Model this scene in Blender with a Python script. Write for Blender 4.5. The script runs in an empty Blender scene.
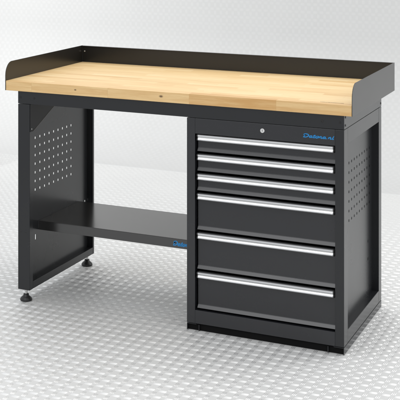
import bpy, bmesh, math, random
from mathutils import Vector
R = math.radians
random.seed(7)
S = bpy.context.scene
COL = S.collection

# ------------------------------------------------------------------ helpers
def obj(name, bm, mat, parent=None, bevel=0.0, smooth=False, segs=2):
    me = bpy.data.meshes.new(name)
    bmesh.ops.recalc_face_normals(bm, faces=bm.faces)
    bm.to_mesh(me); bm.free()
    o = bpy.data.objects.new(name, me); COL.objects.link(o)
    for m in (mat if isinstance(mat, (list, tuple)) else [mat]):
        me.materials.append(m)
    if parent: o.parent = parent
    if bevel:
        b = o.modifiers.new('bevel', 'BEVEL'); b.width = bevel; b.segments = segs
        b.limit_method = 'ANGLE'; b.angle_limit = R(40)
        b.harden_normals = False
    if smooth:
        for p in me.polygons: p.use_smooth = True
    return o

def box(bm, x0, x1, y0, y1, z0, z1, mi=0):
    v = [bm.verts.new(p) for p in ((x0,y0,z0),(x1,y0,z0),(x1,y1,z0),(x0,y1,z0),(x0,y0,z1),(x1,y0,z1),(x1,y1,z1),(x0,y1,z1))]
    for q in ((0,3,2,1),(4,5,6,7),(0,1,5,4),(1,2,6,5),(2,3,7,6),(3,0,4,7)):
        f = bm.faces.new([v[k] for k in q]); f.material_index = mi
    return bm

def boxes(*bs):
    bm = bmesh.new()
    for b in bs: box(bm, *b)
    return bm

def prism_x(bm, prof, x0, x1, mi=0):
    """closed profile [(y,z)] swept along X"""
    a = [bm.verts.new((x0, y, z)) for y, z in prof]; b = [bm.verts.new((x1, y, z)) for y, z in prof]
    n = len(prof)
    for k in range(n):
        bm.faces.new((a[k], a[(k+1) % n], b[(k+1) % n], b[k])).material_index = mi
    bm.faces.new(a).material_index = mi; bm.faces.new(list(reversed(b))).material_index = mi
    return bm

def lathe(bm, cx, cy, prof, n=32, axis='z', c0=0):
    """prof [(r, h)] about a z axis, or about a y or x axis (axis='y' / 'x')"""
    rings = []
    for r, h in prof:
        ring = []
        for k in range(n):
            a = 2*math.pi*k/n
            u, w = r*math.cos(a), r*math.sin(a)
            if axis == 'z': p = (cx+u, cy+w, h)
            elif axis == 'y': p = (cx+u, h, cy+w)
            else: p = (h, cx+u, cy+w)
            ring.append(bm.verts.new(p))
        rings.append(ring)
    for A, B in zip(rings, rings[1:]):
        for k in range(n):
            bm.faces.new((A[k], A[(k+1) % n], B[(k+1) % n], B[k]))
    bm.faces.new(rings[0]); bm.faces.new(rings[-1])
    return bm

def bolt(name, parent, mat, c, axis, r=.0042, h=.0025):
    """small button head with a socket; c on the surface, axis '-y', '+x' or '+z'"""
    bm = bmesh.new()
    x, y, z = c
    prof = [(r, 0), (r*.98, h*.45), (r*.75, h*.9), (r*.42, h), (r*.38, h*.35), (r*.1, h*.3)]
    if axis == '-y': lathe(bm, x, z, [(a, y-b+.0002) for a, b in prof], 20, 'y')
    elif axis == '+x': lathe(bm, y, z, [(a, x+b-.0002) for a, b in prof], 20, 'x')
    else: lathe(bm, x, y, [(a, z+b-.0002) for a, b in prof], 20, 'z')
    return obj(name, bm, mat, parent)

def smooth_line(pts, n=6):
    P = [Vector(p) for p in pts]
    P = [P[0]*2-P[1]] + P + [P[-1]*2-P[-2]]
    out = []
    for i in range(1, len(P)-2):
        a, b, c, d = P[i-1:i+3]
        for k in range(n):
            t = k/n
            out.append(.5*((2*b)+(c-a)*t+(2*a-5*b+4*c-d)*t*t+(3*b-a-3*c+d)*t**3))
    out.append(P[-2])
    return out

# ------------------------------------------------------------------ materials
def mat(name):
    m = bpy.data.materials.new(name); m.use_nodes = True
    return m, m.node_tree.nodes, m.node_tree.links, m.node_tree.nodes['Principled BSDF']

def powder(name, col, rough, bump=.12, spec=.5, coat=0):
    m, N, L, B = mat(name)
    tc = N.new('ShaderNodeTexCoord')
    n1 = N.new('ShaderNodeTexNoise'); n1.inputs['Scale'].default_value = 900; n1.inputs['Detail'].default_value = 2
    L.new(tc.outputs['Object'], n1.inputs['Vector'])
    n2 = N.new('ShaderNodeTexNoise'); n2.inputs['Scale'].default_value = 5; n2.inputs['Detail'].default_value = 5
    L.new(tc.outputs['Object'], n2.inputs['Vector'])
    bp = N.new('ShaderNodeBump'); bp.inputs['Strength'].default_value = bump; bp.inputs['Distance'].default_value = .0004
    L.new(n1.outputs['Fac'], bp.inputs['Height']); L.new(bp.outputs['Normal'], B.inputs['Normal'])
    mr = N.new('ShaderNodeMapRange'); mr.inputs['To Min'].default_value = rough-.02; mr.inputs['To Max'].default_value = rough+.02
    L.new(n2.outputs['Fac'], mr.inputs['Value']); L.new(mr.outputs['Result'], B.inputs['Roughness'])
    mx = N.new('ShaderNodeMix'); mx.data_type = 'RGBA'
    mx.inputs['A'].default_value = (*[c*.92 for c in col], 1); mx.inputs['B'].default_value = (*[c*1.08 for c in col], 1)
    L.new(n2.outputs['Fac'], mx.inputs['Factor']); L.new(mx.outputs['Result'], B.inputs['Base Color'])
    B.inputs['Specular IOR Level'].default_value = spec
    return m

M_black = powder('charcoal_powder_coat', (.0145, .0155, .0172), .27, .0, .42)
M_shelf = powder('shelf_powder_coat', (.021, .0205, .020), .20, .0, .9)
M_matt = powder('matt_powder_coat', (.016, .0165, .017), .5, .0, .25)
M_drawer = powder('anthracite_powder_coat', (.0145, .0152, .0178), .27, .0, .55)
M_upst = powder('upstand_powder_coat', (.0125, .012, .0108), .26, .0, .42)
M_plast = powder('black_plastic', (.012, .012, .012), .45, .05)
M_dark = powder('matt_black_steel', (.005, .005, .005), .7, .0, .1)

def metal(name, col, rough):
    m, N, L, B = mat(name)
    B.inputs['Base Color'].default_value = (*col, 1); B.inputs['Metallic'].default_value = 1
    tc = N.new('ShaderNodeTexCoord'); mp = N.new('ShaderNodeMapping'); mp.inputs['Scale'].default_value = (3, 900, 900)
    n1 = N.new('ShaderNodeTexNoise'); n1.inputs['Scale'].default_value = 1; n1.inputs['Detail'].default_value = 3
    L.new(tc.outputs['Object'], mp.inputs['Vector']); L.new(mp.outputs['Vector'], n1.inputs['Vector'])
    mr = N.new('ShaderNodeMapRange'); mr.inputs['To Min'].default_value = rough-.06; mr.inputs['To Max'].default_value = rough+.06
    L.new(n1.outputs['Fac'], mr.inputs['Value']); L.new(mr.outputs['Result'], B.inputs['Roughness'])
    return m
M_alu = metal('anodised_aluminium', (.66, .665, .67), .36)
M_zinc = metal('zinc_plated_steel', (.75, .75, .74), .3)

m, N, L, B = mat('blue_ink'); M_blue = m
B.inputs['Base Color'].default_value = (.004, .21, .52, 1); B.inputs['Roughness'].default_value = .4
m, N, L, B = mat('grey_ink'); M_ink = m
B.inputs['Base Color'].default_value = (.05, .045, .04, 1); B.inputs['Roughness'].default_value = .6

def math_node(N, L, op, a, b=None, c=None):
    n = N.new('ShaderNodeMath'); n.operation = op
    for k, v in enumerate((a, b, c)):
        if v is None: continue
        if isinstance(v, (int, float)): n.inputs[k].default_value = v
        else: L.new(v, n.inputs[k])
    return n.outputs[0]

def wood():
    m, N, L, B = mat('laminated_beech')
    tc = N.new('ShaderNodeTexCoord'); sp = N.new('ShaderNodeSeparateXYZ'); L.new(tc.outputs['Object'], sp.inputs[0])
    X, Y, Z = sp.outputs
    MN = lambda op, a, b=None, c=None: math_node(N, L, op, a, b, c)
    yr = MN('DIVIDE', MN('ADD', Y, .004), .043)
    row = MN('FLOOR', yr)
    w1 = N.new('ShaderNodeTexWhiteNoise'); w1.noise_dimensions = '1D'; L.new(row, w1.inputs['W'])
    xs = MN('ADD', MN('DIVIDE', X, .36), MN('MULTIPLY', w1.outputs['Value'], 9.7))
    colm = MN('FLOOR', xs)
    cb = N.new('ShaderNodeCombineXYZ'); L.new(row, cb.inputs[0]); L.new(colm, cb.inputs[1])
    w2 = N.new('ShaderNodeTexWhiteNoise'); w2.noise_dimensions = '3D'; L.new(cb.outputs[0], w2.inputs['Vector'])
    # grain, shifted for every stave
    off = N.new('ShaderNodeVectorMath'); off.operation = 'MULTIPLY_ADD'
    L.new(w2.outputs['Color'], off.inputs[0]); off.inputs[1].default_value = (3, 3, 3); L.new(tc.outputs['Object'], off.inputs[2])
    mp = N.new('ShaderNodeMapping'); mp.inputs['Scale'].default_value = (5, 75, 75); L.new(off.outputs[0], mp.inputs['Vector'])
    g = N.new('ShaderNodeTexNoise'); g.inputs['Scale'].default_value = 1; g.inputs['Detail'].default_value = 5; g.inputs['Distortion'].default_value = .6
    L.new(mp.outputs[0], g.inputs['Vector'])
    mp2 = N.new('ShaderNodeMapping'); mp2.inputs['Scale'].default_value = (45, 900, 900); L.new(off.outputs[0], mp2.inputs['Vector'])
    g2 = N.new('ShaderNodeTexNoise'); g2.inputs['Scale'].default_value = 1; g2.inputs['Detail'].default_value = 2
    L.new(mp2.outputs[0], g2.inputs['Vector'])
    ramp = N.new('ShaderNodeValToRGB')
    ramp.color_ramp.elements[0].color = (.58, .33, .12, 1); ramp.color_ramp.elements[0].position = .0
    ramp.color_ramp.elements[1].color = (.86, .69, .42, 1); ramp.color_ramp.elements[1].position = 1
    e = ramp.color_ramp.elements.new(.5); e.color = (.77, .55, .275, 1)
    t = MN('ADD', MN('MULTIPLY', w2.outputs['Value'], .34), MN('MULTIPLY', g.outputs['Fac'], .80))
    t = MN('SUBTRACT', MN('ADD', t, MN('MULTIPLY', g2.outputs['Fac'], .26)), .20)
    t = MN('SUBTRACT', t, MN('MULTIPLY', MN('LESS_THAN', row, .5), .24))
    L.new(t, ramp.inputs[0])
    # fine glue lines between staves
    fy = MN('FRACT', yr); fx = MN('FRACT', xs)
    ly = MN('LESS_THAN', MN('MINIMUM', fy, MN('SUBTRACT', 1, fy)), .012)
    lx = MN('LESS_THAN', MN('MINIMUM', fx, MN('SUBTRACT', 1, fx)), .0016)
    ln = MN('MULTIPLY', MN('MAXIMUM', ly, lx), .22)
    mx = N.new('ShaderNodeMix'); mx.data_type = 'RGBA'; L.new(ln, mx.inputs['Factor'])
    L.new(ramp.outputs[0], mx.inputs['A']); mx.inputs['B'].default_value = (.33, .18, .07, 1)
    last = mx.outputs['Result']
    # two small knots in the front edge
    for (kx, kz, r) in ((.7249, .9305, .0065), (.336, .931, .0042)):
        dx = MN('DIVIDE', MN('SUBTRACT', X, kx), 1.7); dz = MN('SUBTRACT', Z, kz)
        dd = MN('SQRT', MN('ADD', MN('ADD', MN('MULTIPLY', dx, dx), MN('MULTIPLY', dz, dz)), MN('MULTIPLY', Y, Y)))
        mr = N.new('ShaderNodeMapRange'); L.new(dd, mr.inputs['Value'])
        mr.inputs['From Min'].default_value = r*.35; mr.inputs['From Max'].default_value = r
        mr.inputs['To Min'].default_value = .85; mr.inputs['To Max'].default_value = 0
        k = N.new('ShaderNodeMix'); k.data_type = 'RGBA'; L.new(mr.outputs[0], k.inputs['Factor'])
        L.new(last, k.inputs['A']); k.inputs['B'].default_value = (.07, .03, .012, 1); last = k.outputs['Result']
    L.new(last, B.inputs['Base Color'])
    B.inputs['Roughness'].default_value = .42; B.inputs['Specular IOR Level'].default_value = .4
    bp = N.new('ShaderNodeBump'); bp.inputs['Strength'].default_value = .08; bp.inputs['Distance'].default_value = .0005
    L.new(g2.outputs['Fac'], bp.inputs['Height']); L.new(bp.outputs[0], B.inputs['Normal'])
    return m
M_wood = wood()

def tread(name, bump, flat, lugcol, lug_metal, rough=(.58, .30)):
    """aluminium tread plate, quintet bars, in metres of the UV map"""
    m, N, L, B = mat(name)
    MN = lambda op, a, b=None, c=None: math_node(N, L, op, a, b, c)
    uv = N.new('ShaderNodeUVMap'); uv.uv_map = 'metres'
    sp = N.new('ShaderNodeSeparateXYZ'); L.new(uv.outputs[0], sp.inputs[0])
    U, V, _ = sp.outputs
    PX, PY = .0439, .0538
    nb = 4
    def field(swap, ou, ov):
        # centre cell coordinates in metres, -P/2..P/2
        u = MN('MULTIPLY', MN('SUBTRACT', MN('FRACT', MN('ADD', MN('DIVIDE', U, PX), ou)), .5), PX)
        v = MN('MULTIPLY', MN('SUBTRACT', MN('FRACT', MN('ADD', MN('DIVIDE', V, PY), ov)), .5), PY)
        if swap: u, v = v, u
        pitch = .0058
        # bars run along u, spaced along v
        s = MN('DIVIDE', v, pitch)
        idx = MN('ROUND', s)
        d = MN('MULTIPLY', MN('SUBTRACT', s, idx), pitch)          # across the bar
        half = MN('SUBTRACT', .0162, MN('MULTIPLY', MN('ABSOLUTE', idx), .0014))
        # lens shaped bar: width falls towards the ends
        t = MN('DIVIDE', u, half)
        w = MN('MULTIPLY', MN('SQRT', MN('MAXIMUM', MN('SUBTRACT', 1, MN('MULTIPLY', t, t)), 0)), .0023)
        h = MN('SUBTRACT', 1, MN('DIVIDE', MN('ABSOLUTE', d), MN('MAXIMUM', w, .00001)))
        h = MN('MAXIMUM', h, 0)
        ok = MN('LESS_THAN', MN('ABSOLUTE', idx), 1.5)
        h = MN('MULTIPLY', h, ok)
        return MN('SMOOTH_MIN', h, .85, .35)
    hA = field(False, 0, 0); hB = field(True, .5, .5)
    h = MN('MAXIMUM', MN('MAXIMUM', hA, hB), 0)
    tc = N.new('ShaderNodeTexCoord')
    n1 = N.new('ShaderNodeTexNoise'); n1.inputs['Scale'].default_value = 260; n1.inputs['Detail'].default_value = 3
    L.new(uv.outputs[0], n1.inputs['Vector'])
    n2 = N.new('ShaderNodeTexNoise'); n2.inputs['Scale'].default_value = 3.0; n2.inputs['Detail'].default_value = 6; n2.inputs['Roughness'].default_value = .6
    L.new(uv.outputs[0], n2.inputs['Vector'])
    bp = N.new('ShaderNodeBump'); bp.inputs['Strength'].default_value = 1; bp.inputs['Distance'].default_value = bump
    L.new(h, bp.inputs['Height'])
    bp2 = N.new('ShaderNodeBump'); bp2.inputs['Strength'].default_value = .12; bp2.inputs['Distance'].default_value = .0006
    L.new(n1.outputs['Fac'], bp2.inputs['Height']); L.new(bp.outputs[0], bp2.inputs['Normal'])
    L.new(bp2.outputs[0], B.inputs['Normal'])
    lug = MN('GREATER_THAN', h, .15)
    mr = N.new('ShaderNodeMix'); mr.data_type = 'FLOAT'; L.new(lug, mr.inputs['Factor'])
    mr.inputs['A'].default_value = rough[0]; mr.inputs['B'].default_value = rough[1]
    L.new(MN('ADD', mr.outputs['Result'], MN('MULTIPLY', MN('SUBTRACT', n2.outputs['Fac'], .5), .12)), B.inputs['Roughness'])
    mm = N.new('ShaderNodeMix'); mm.data_type = 'FLOAT'; L.new(lug, mm.inputs['Factor'])
    mm.inputs['A'].default_value = .12; mm.inputs['B'].default_value = lug_metal
    L.new(mm.outputs['Result'], B.inputs['Metallic'])
    mc = N.new('ShaderNodeMix'); mc.data_type = 'RGBA'; L.new(n2.outputs['Fac'], mc.inputs['Factor'])
    mc.inputs['A'].default_value = (flat*.96, flat*.96, flat*.945, 1); mc.inputs['B'].default_value = (flat*1.05, flat*1.05, flat*1.035, 1)
    ml = N.new('ShaderNodeMix'); ml.data_type = 'RGBA'; L.new(lug, ml.inputs['Factor'])
    L.new(mc.outputs['Result'], ml.inputs['A']); ml.inputs['B'].default_value = (lugcol, lugcol, lugcol*.985, 1)
    L.new(ml.outputs['Result'], B.inputs['Base Color'])
    return m
M_tread = tread('aluminium_tread_plate', .0017, .60, .95, .85)
M_wall = tread('white_tread_plate', .00015, .58, .61, .1, (.8, .7))
M_plate, N, L, B = mat('plain_aluminium_plate')
uv = N.new('ShaderNodeUVMap'); uv.uv_map = 'metres'
n2 = N.new('ShaderNodeTexNoise'); n2.inputs['Scale'].default_value = 3; n2.inputs['Detail'].default_value = 6
n1 = N.new('ShaderNodeTexNoise'); n1.inputs['Scale'].default_value = 420; n1.inputs['Detail'].default_value = 2
L.new(uv.outputs[0], n2.inputs['Vector']); L.new(uv.outputs[0], n1.inputs['Vector'])
mc = N.new('ShaderNodeMix'); mc.data_type = 'RGBA'; L.new(n2.outputs['Fac'], mc.inputs['Factor'])
mc.inputs['A'].default_value = (.64, .64, .628, 1); mc.inputs['B'].default_value = (.70, .70, .688, 1)
L.new(mc.outputs['Result'], B.inputs['Base Color'])
bp = N.new('ShaderNodeBump'); bp.inputs['Strength'].default_value = .15; bp.inputs['Distance'].default_value = .0004
L.new(n1.outputs['Fac'], bp.inputs['Height']); L.new(bp.outputs[0], B.inputs['Normal'])
B.inputs['Metallic'].default_value = .15; B.inputs['Roughness'].default_value = .55
M_lug, N, L, B = mat('bright_tread_bars')
B.inputs['Base Color'].default_value = (.88, .88, .87, 1); B.inputs['Metallic'].default_value = .66; B.inputs['Roughness'].default_value = .40

# ------------------------------------------------------------------ setting
def sheet(name, path, x0, x1, material):
    """sheet swept along a (y,z) path, UVs in metres"""
    bm = bmesh.new(); uvl = bm.loops.layers.uv.new('metres')
    s = path[0][0]; arcs = [s]
    for a, b in zip(path, path[1:]):
        s += math.dist(a, b); arcs.append(s)
    rows = [(bm.verts.new((x0, y, z)), bm.verts.new((x1, y, z))) for y, z in path]
    for k in range(len(path)-1):
        f = bm.faces.new((rows[k][0], rows[k][1], rows[k+1][1], rows[k+1][0])); f.smooth = True
        for lp, (u, v) in zip(f.loops, ((x0, arcs[k]), (x1, arcs[k]), (x1, arcs[k+1]), (x0, arcs[k+1]))):
            lp[uvl].uv = (u, v)
    me = bpy.data.meshes.new(name); bm.to_mesh(me); bm.free(); me.materials.append(material)
    o = bpy.data.objects.new(name, me); COL.objects.link(o); o['kind'] = 'structure'
    return o
YJ = 2.74
PU, PV = .0439, .0538
def tread_floor():
    """one floor mesh: raised tread bars modelled where they can be seen, textured beyond"""
    ax, bx, ay = PU*-32, PU*75, PV*-32
    V = []; F = []; MI = []
    xs, ys = [-6, ax, bx, 8], [-7, ay, YJ]
    for y in ys:
        for x in xs: V.append((x, y, 0))
    for j in range(2):
        for i in range(3):
            F.append((j*4+i, j*4+i+1, j*4+i+5, j*4+i+4)); MI.append(0 if (i == 1 and j == 1) else 1)
    def bar(cx, cy, half, w, hgt, along_y):
        # lens shaped bar: ends, a rim on the plate and a rounded ridge
        b = len(V)
        st = (-.84, 0, .84)
        pts = [(-1, 0, 0)]
        for t in st:
            ww = w*(1-.45*t*t)
            pts += [(t, -ww, -.0002), (t, -ww*.45, hgt*(.95-.25*t*t)), (t, ww*.45, hgt*(.95-.25*t*t)), (t, ww, -.0002)]
        pts.append((1, 0, 0))
        for t, d, h in pts:
            u = t*half
            V.append((cx+d, cy-u, h) if along_y else (cx+u, cy+d, h))
        for k in range(3):
            F.append((b, b+2+k, b+1+k)); F.append((b+13, b+9+k, b+10+k)); MI.extend((2, 2))
            for q in range(2):
                o = b+1+4*q+k
                F.append((o, o+1, o+5, o+4)); MI.append(2)
    for i in range(-32, 75):
        for j in range(-32, 51):
            cx, cy = (i+.5)*PU, (j+.5)*PV
            hg = .0011*(1-.75*min(max((cy-.7)/1.9, 0), 1))
            for k in range(-1, 2):
                half = .0162-.0014*abs(k)
                bar(cx, cy+k*.0056, half, .0023, hg, False)
                x2, y2 = cx+PU/2, cy+PV/2
                if x2 < bx-.02 and y2 < YJ-.02: bar(x2+k*.0056, y2, half, .0023, hg, True)
    me = bpy.data.meshes.new('floor'); me.from_pydata(V, [], F)
    me.polygons.foreach_set('material_index', MI)
    uvl = me.uv_layers.new(name='metres')
    li = [0]*len(me.loops); me.loops.foreach_get('vertex_index', li)
    buf = []
    for v in li: buf += V[v][:2]
    uvl.data.foreach_set('uv', buf)
    me.polygons.foreach_set('use_smooth', [m == 2 for m in MI])
    for m in (M_plate, M_tread, M_lug): me.materials.append(m)
    me.update()
    o = bpy.data.objects.new('floor', me); COL.objects.link(o); o['kind'] = 'structure'
tread_floor()
RC = .85
cove = [(YJ+.004, 0)] + [(YJ+.004+RC*math.sin(a), RC*(1-math.cos(a))) for a in [k*math.pi/2/24 for k in range(1, 25)]] + [(YJ+.004+RC, 3.2)]
sheet('backdrop', cove, -6, 8, M_wall)

# ------------------------------------------------------------------ workbench
H, T, D = .949, .0416, .75
ZR = .8528                    # underside of the top rail
YF, YB = .0089, .6467
XL, XR, XC, XI = .0555, 1.4686, .8335, 1.434
bench = bpy.data.objects.new('workbench', None); COL.objects.link(bench)
bench['label'] = 'charcoal steel workbench with pale wooden top, lower shelf and six drawers'
bench['category'] = 'workbench'

# wooden top
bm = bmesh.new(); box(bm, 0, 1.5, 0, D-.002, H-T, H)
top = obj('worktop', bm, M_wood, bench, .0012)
# faint printed line near the front right edge
bm = bmesh.new()
x = 1.371
while x < 1.458:
    w = random.choice((.0018, .0026, .0034)); hh = random.choice((.008, .009, .010))
    y0 = .0335
    box(bm, x, x+w*.35, y0, y0+hh, H+.0001, H+.0003)
    box(bm, x+w*.35, x+w, y0+hh*.35, y0+hh*.65, H+.0001, H+.0003)
    x += w+random.choice((.0008, .0008, .0008, .0022))
obj('printed_line', bm, M_ink, top)

# upstands: thin sheet with a rounded front corner
th = .0022
def side_upstand(x0, x1, label):
    bm = bmesh.new()
    UP = H+.0796; r = .055
    prof = [(-.002, H-T)] + [(-.002, UP-r*1.05)]
    for k in range(1, 13):
        a = math.pi/2*k/12
        prof.append((-.002+r*(1-math.cos(a)), UP-r*1.05+r*1.05*math.sin(a)))
    prof += [(D+th, UP), (D+th, H-T)]
    prism_x(bm, prof, x0, x1)
    o = obj('side_upstand', bm, M_upst, bench, .0006)
    o['label'] = label
    return o
ul = side_upstand(-th, -.0001, 'steel upstand on the left end of the top')
ur = side_upstand(1.5001, 1.5+th, 'steel upstand on the right end of the top')
bm = bmesh.new(); box(bm, .0003, 1.4997, D, D+th, H-T, H+.0790)
box(bm, .0003, 1.4997, D-.0095, D-.0002, H+.0766, H+.0788)
ub = obj('rear_upstand', bm, M_upst, bench, .0005)
for x, y in ((.011, D), (1.489, D)):
    bolt('screw', ub, M_zinc, (x, y, H+.052), '-y', .0038, .002)

# top rail ring
bm = bmesh.new()
box(bm, XL, XR, YF, YF+.0025, ZR+.001, H-T-.0004)
box(bm, XL+.003, XR-.003, YF+.0027, YF+.030, ZR+.001, ZR+.003)
fr = obj('front_rail', bm, M_black, bench, .0007)
for x, r in ((.0676, .0045), (.1339, .0045), (1.384, .0055), (1.4531, .0038)):
    bolt('bolt', fr, M_plast, (x, YF, .880), '-y', r)
for x0, x1 in ((XL, XL+.0025), (XR-.0025, XR)):
    sr = obj('side_rail', boxes((x0, x1, YF+.0029, YB, ZR+.001, H-T-.0004)), M_black, bench, .0006)
    if x0 > 1:
        for y, z in ((.030, .898), (.030, .8675), (.636, .8665)):
            bolt('bolt', sr, M_plast, (XR, y, z), '+x', .0050, .002)
obj('rear_rail', boxes((XL+.003, XR-.003, YB-.0028, YB-.0003, ZR+.001, H-T-.0004)), M_black, bench, .0006)

# perforated plate
def perforated(x0, x1, ya, yb, za, zb, holes):
    ys = sorted({ya, yb, *[h[0] for h in holes], *[h[1] for h in holes]})
    zs = sorted({za, zb, *[h[2] for h in holes], *[h[3] for h in holes]})
    bm = bmesh.new(); cache = {}
    def V(x, y, z):
        k = (round(x, 6), round(y, 6), round(z, 6))
        if k not in cache: cache[k] = bm.verts.new((x, y, z))
        return cache[k]
    hs = [(a-1e-6, b+1e-6, c-1e-6, d+1e-6) for a, b, c, d in holes]
    ny, nz = len(ys)-1, len(zs)-1
    solid = [[not any(a <= ys[i] and ys[i+1] <= b and c <= zs[j] and zs[j+1] <= d for a, b, c, d in hs) for j in range(nz)] for i in range(ny)]
    for i in range(ny):
        for j in range(nz):
            if not solid[i][j]: continue
            a, b, c, d = ys[i], ys[i+1], zs[j], zs[j+1]
            bm.faces.new([V(x0, a, c), V(x0, a, d), V(x0, b, d), V(x0, b, c)])
            bm.faces.new([V(x1, a, c), V(x1, b, c), V(x1, b, d), V(x1, a, d)])
            for di, dj, e in ((-1, 0, ((a, c), (a, d))), (1, 0, ((b, c), (b, d))), (0, -1, ((a, c), (b, c))), (0, 1, ((a, d), (b, d)))):
                ii, jj = i+di, j+dj
                if 0 <= ii < ny and 0 <= jj < nz and solid[ii][jj]: continue
                (p, q), (s, t) = e
                bm.faces.new([V(x0, p, q), V(x1, p, q), V(x1, s, t), V(x0, s, t)])
    return bm

def side_frame(x0, x1, px, f, b, lo, hi, z0, ystart, flip, label):
    """posts and rails as one welded frame; panel set back at px"""
    bm = bmesh.new()
    zt = ZR-.0008
    box(bm, x0, x1, YF, YF+f, z0, zt)
    box(bm, x0, x1, YB-b, YB, z0, zt)
    box(bm, x0+.0002, x1-.0002, YF+f+.0001, YB-b-.0001, z0+.0002, lo)
    box(bm, x0+.0002, x1-.0002, YF+f+.0001, YB-b-.0001, hi, zt-.0002)
    fo = obj('side_frame', bm, M_black, bench, .0014); fo['label'] = label
    s = .0050
    holes = []
    for i in range(9):
        for j in range(7):
            y = ystart+.0434*i; z = .464+.0378*j
            holes.append((y-s, y+s, z-s, z+s))
    if flip: holes += [(.517, .526, .300, .311), (.517, .526, .225, .238)]
    else: holes += [(.1075, .1165, .245, .268), (.629, .6328, .305, .315)]
    pm = perforated(px, px+.0018, YF+f-.002, YB-b+.002, lo-.002, hi+.002, holes)
    obj('perforated_panel', pm, M_black, fo)
    return fo

lf = side_frame(XL, XL+.0571, .084, .030, .0135, .085, .818, .0529, .1095, False, 'open left end frame of the bench, standing on two feet')
rf = side_frame(XI, XR, 1.4385, .058, .048, .0800, .7926, .0300, .199, True, 'right end frame closing the drawer side')
# gusset in the front top corner of the left frame
bm = bmesh.new()
a = [(.0110, .8518), (.0110, .733), (.034, .733), (.318, .8518)]
prism_x(bm, a, .1128, .1146); gu = obj('gusset', bm, M_matt, lf, .0005)
bm = bmesh.new()
prism_x(bm, [(.0345, .7333), (.3185, .8518), (.3245, .8518), (.0385, .7318)], .1128, .1152); obj('folded_edge', bm, M_shelf, gu, .0009)
bolt('bolt', lf, M_zinc, (.1146, .0230, .745), '+x', .0028)
bolt('bolt', lf, M_zinc, (.0858, .600, .309), '+x', .0052, .0015)
for x in (.0676, .0923):
    bolt('bolt', lf, M_plast, (x, YF, .301), '-y', .0035, .0012)
# levelling feet
def foot(x, y):
    bm = bmesh.new()
    lathe(bm, x, y, [(.0055, .024), (.0055, .0548)], 20)
    for k in range(9):                               # thread
        z = .027+.0029*k
        lathe(bm, x, y, [(.0056, z), (.0066, z+.0007), (.0056, z+.0014)], 20)
    st = obj('foot', bm, M_zinc, lf)
    bm = bmesh.new()
    lathe(bm, x, y, [(.0235, 0), (.0262, .003), (.0262, .007), (.024, .0115), (.017, .018), (.0125, .0215), (.0115, .029), (.0085, .0305)], 40)
    p = obj('foot_pad', bm, M_plast, lf, 0, True)
    return st
foot(.0806, .036); foot(.0884, .618)

# lower shelf, a folded sheet
SZ, ST, SY0, SY1 = .3223, .0396, .138, .536
bm = bmesh.new()
box(bm, .0862, XC-.0004, SY0, SY1, SZ-.0018, SZ)
box(bm, .0862, XC-.0004, SY0, SY0+.0018, SZ-ST, SZ-.0019)
box(bm, .0862, XC-.0004, SY1-.0018, SY1, SZ-ST, SZ-.0019)
box(bm, .0862, XC-.0004, SY0+.0019, SY0+.016, SZ-ST, SZ-ST+.0018)
shelf = obj('shelf', bm, M_shelf, bench, .0006)

# lettering, brush script
GLY = {
 'D': (1.15, [[(.12,.98),(.02,.80),(.22,.70),(.30,.95),(.22,.5),(.10,.06),(.0,.02)], [(.0,.90),(.25,1.03),(.62,1.02),(.92,.80),(.95,.48),(.70,.14),(.35,.0),(.05,.06)]]),
 'a': (.68, [[(.52,.50),(.34,.58),(.10,.42),(.05,.14),(.20,.02),(.42,.18),(.54,.52)], [(.55,.56),(.48,.18),(.54,.02),(.72,.10)]]),
 't': (.52, [[(.32,.98),(.22,.5),(.16,.10),(.28,.0),(.50,.12)], [(.02,.64),(.50,.68)]]),
 'o': (.62, [[(.30,.60),(.08,.44),(.04,.18),(.20,.0),(.42,.10),(.52,.36),(.42,.58),(.26,.60)],[(.42,.57),(.62,.50)]]),
 'n': (.76, [[(.08,.56),(.12,.34),(.06,.0)], [(.10,.30),(.30,.56),(.48,.50),(.44,.14),(.54,.0),(.76,.12)]]),
 '.': (.34, [[(.10,.03),(.18,.05)]]),
 'l': (.40, [[(.24,1.02),(.14,.50),(.10,.10),(.20,.0),(.36,.10)]]),
}
def lettering(parent, x0, z0, cap, width, yface, name='lettering', upto=None):
    """word drawn with brush strokes on a face that looks towards -y"""
    word = 'Datona.nl'
    tot = sum(GLY[c][0] for c in word)
    sx = (width-cap*.28)/tot
    bm = bmesh.new(); cur = 0; n = 0
    for c in word:
        adv, strokes = GLY[c]
        for st in strokes:
            pl = smooth_line([(p[0], p[1], 0) for p in st], 7)
            q = [Vector((x0+(cur+p.x)*sx+p.y*cap*.28, z0+p.y*cap)) for p in pl]
            off = n*.00002; n += 1
            rows = []
            for k in range(len(q)):
                d = (q[min(k+1, len(q)-1)]-q[max(k-1, 0)]); 
                if d.length < 1e-9: d = Vector((1, 0))
                d.normalize(); nn = Vector((-d.y, d.x))
                t = k/(len(q)-1); w = cap*.125*(.75+.5*math.sin(math.pi*t))
                A = q[k]+nn*w; C = q[k]-nn*w
                rows.append((bm.verts.new((A.x, yface-.0003-off, A.y)), bm.verts.new((C.x, yface-.0003-off, C.y))))
            for k in range(len(rows)-1):
                bm.faces.new((rows[k][0], rows[k][1], rows[k+1][1], rows[k+1][0]))
        cur += adv
    return obj(name, bm, M_blue, parent)
lettering(shelf, .7215, .2935, .0165, .110, SY0)

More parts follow.
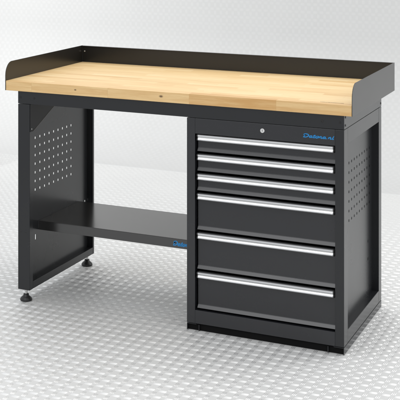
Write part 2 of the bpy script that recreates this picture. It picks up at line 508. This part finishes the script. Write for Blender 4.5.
# drawer cabinet carcass
ZO, ZT = .0835, .7905         # opening
YP = .0270                    # drawer face plane
bm = bmesh.new()
box(bm, XC, .8685, YF, YF+.028, .0300, ZR-.0008)               # left post
box(bm, .8686, XI-.0001, YF, YF+.028, .0300, ZO)               # bottom rail
box(bm, .8686, XI-.0001, YF+.0003, YF+.028, ZT, ZR-.0008)      # head panel
box(bm, XC+.0003, XC+.003, YF+.0281, YB-.003, .0300, ZR-.0010) # left wall
box(bm, XC+.0003, XI-.0001, YB-.003, YB-.001, .0300, ZR-.0010) # back
box(bm, .8366, XI-.0001, YF+.0281, YB-.0031, .0300, .032)      # bottom
cab = obj('cabinet_body', bm, M_drawer, bench, .0009)
for a, b in ((.8686, .8692), (XI-.003, XI-.0004)):
    obj('runner_panel', boxes((a, b, YF+.0283, .60, .034, ZT+.02)), M_dark, cab)
lettering(cab, 1.3105, .8140, .0122, .123, YF)
# lock
bm = bmesh.new()
lathe(bm, 1.1488, .8250, [(.0090, YF-.0001), (.0090, YF-.0025), (.0082, YF-.0036), (.0064, YF-.0038), (.0060, YF-.0026), (.0002, YF-.0026)], 36, 'y')
lock = obj('lock', bm, M_zinc, cab)
obj('keyhole', boxes((1.1481, 1.1495, YF-.0031, YF-.0022, .8212, .8288)), M_plast, lock)

# drawers
P = (ZT+.001-ZO)/9.0
edges = [ZT-.0005]
for k in (1, 1, 1, 2, 2, 2): edges.append(edges[-1]-P*k)
X0, X1 = .8745, 1.4325
labels = ['shallow top drawer', 'second shallow drawer', 'third shallow drawer', 'upper deep drawer', 'middle deep drawer', 'bottom deep drawer']
def drawer(z1, z0, label):
    bm = bmesh.new()
    # face with a folded lip along the bottom, catching the light
    prof = [(YP, z1-.004), (YP, z0+.0225), (YP-.0012, z0+.0212), (YP-.0088, z0+.0095), (YP-.0088, z0+.0082), (YP-.0078, z0+.0078), (YP-.006, z0+.0074), (YP+.012, z0+.0078), (YP+.012, z1-.004)]
    prism_x(bm, prof, X0, X1)
    box(bm, X0+.008, X1-.008, YP+.0125, YP+.56, z0+.012, z1-.012)
    d = obj('drawer', bm, M_drawer, bench, .0006); d['label'] = label
    # aluminium grip
    g = [(0, -.0015), (-.012, -.0015), (-.0170, -.0022), (-.0205, -.0048), (-.0212, -.0080), (-.0196, -.0110), (-.0172, -.0138),
         (-.0168, -.0160), (-.0184, -.0186), (-.0204, -.0212), (-.0206, -.0240), (-.0188, -.0266), (-.0150, -.0282), (-.0002, -.0284)]
    pr = [(YP+a, z1+b) for a, b in g]
    bm = bmesh.new(); prism_x(bm, pr, X0+.0065, X1-.0065)
    h = obj('handle', bm, M_alu, d)
    for p in h.data.polygons: p.use_smooth = len(p.vertices) == 4
    h.data.set_sharp_from_angle(angle=R(35))
    for a, b in ((X0+.0012, X0+.0063), (X1-.0063, X1-.0012)):
        bm = bmesh.new(); prism_x(bm, [(y, z) for y, z in pr], a, b)
        obj('end_cap', bm, M_plast, d, .0008)
for k in range(6): drawer(edges[k], edges[k+1], labels[k])

# plinth under the cabinet: open C runners at both sides and a set back board
plb = bpy.data.objects.new('plinth', None); COL.objects.link(plb); plb.parent = bench
for a, b, c, d in ((XR-.0025, XR, XR-.040, XR-.0026), (XC, XC+.0025, XC+.0026, XC+.040)):
    s0, s1 = (c, b) if a > 1 else (a, d)
    prof = [(a, .0005), (b, .0005), (b, .0280), (c, .0280), (c, .0255), (a, .0255)] if a > 1 else [(a, .0005), (b, .0005), (b, .0255), (d, .0255), (d, .0280), (a, .0280)]
    bm = bmesh.new()
    A = [bm.verts.new((x, YF+.001, z)) for x, z in prof]; C_ = [bm.verts.new((x, YB, z)) for x, z in prof]
    for k in range(6): bm.faces.new((A[k], A[(k+1) % 6], C_[(k+1) % 6], C_[k]))
    bm.faces.new(A); bm.faces.new(C_)
    obj('runner', bm, M_black, plb, .0005)
bm = bmesh.new()
box(bm, XC+.0027, XR-.0027, YF+.010, YF+.012, .0008, .0250)
box(bm, XC+.0402, XR-.0402, YF+.0122, YB-.002, .0240, .0252)
obj('plinth_board', bm, M_dark, plb)
for x in (.883, 1.405): obj('stiffener', boxes((x, x+.003, YF+.002, YF+.0098, .0006, .0254)), M_black, plb)

# ------------------------------------------------------------------ light
W = bpy.data.worlds.new('World'); S.world = W; W.use_nodes = True
W.node_tree.nodes['Background'].inputs['Color'].default_value = (.95, .97, 1, 1)
W.node_tree.nodes['Background'].inputs['Strength'].default_value = .92

def area(name, loc, target, sx, sy, power, col=(1, 1, 1), spread=180):
    l = bpy.data.lights.new(name, 'AREA'); l.shape = 'RECTANGLE'; l.size = sx; l.size_y = sy; l.energy = power; l.color = col; l.spread = R(spread)
    o = bpy.data.objects.new(name, l); COL.objects.link(o); o.location = loc
    o.rotation_euler = (Vector(target)-Vector(loc)).to_track_quat('-Z', 'Y').to_euler()
    return o
area('overhead_softbox', (1.2, .6, 3.4), (1.1, .4, 0), 2.6, 1.8, 28, (1, .985, .95))
area('rear_softbox', (.7, 2.6, 4.6), (.7, -.4, 0), 6.0, 2.0, 34)
area('front_softbox', (.2, -3.6, 4.2), (.7, .2, .4), 3.0, 1.4, 52)
area('left_softbox', (-2.9, .9, 2.6), (-1.9, 3.6, 1.05), 1.3, 1.3, 19, (1, 1, 1), 85)
area('right_softbox', (3.7, 2.2, 2.0), (2.0, 2.0, .1), 1.6, 1.6, 34)

# ------------------------------------------------------------------ camera
cam = bpy.data.cameras.new('Camera'); co = bpy.data.objects.new('Camera', cam); COL.objects.link(co)
co.location = (2.5981, -4.5113, 1.6703); co.rotation_euler = (R(90), 0, .4698)
cam.sensor_width = 36; cam.lens = 1201.2261/400*36
cam.shift_x = (200-69.2308)/400; cam.shift_y = -(200+86.0747)/400
cam.clip_end = 100
cam.dof.use_dof = True; cam.dof.focus_distance = 5.3; cam.dof.aperture_fstop = 10
S.camera = co

S.render.engine = 'CYCLES'
S.view_settings.view_transform = 'Standard'; S.view_settings.look = 'None'
S.view_settings.exposure = 0; S.view_settings.gamma = 1
S.cycles.max_bounces = 10
S.render.resolution_x = 1024; S.render.resolution_y = 1024
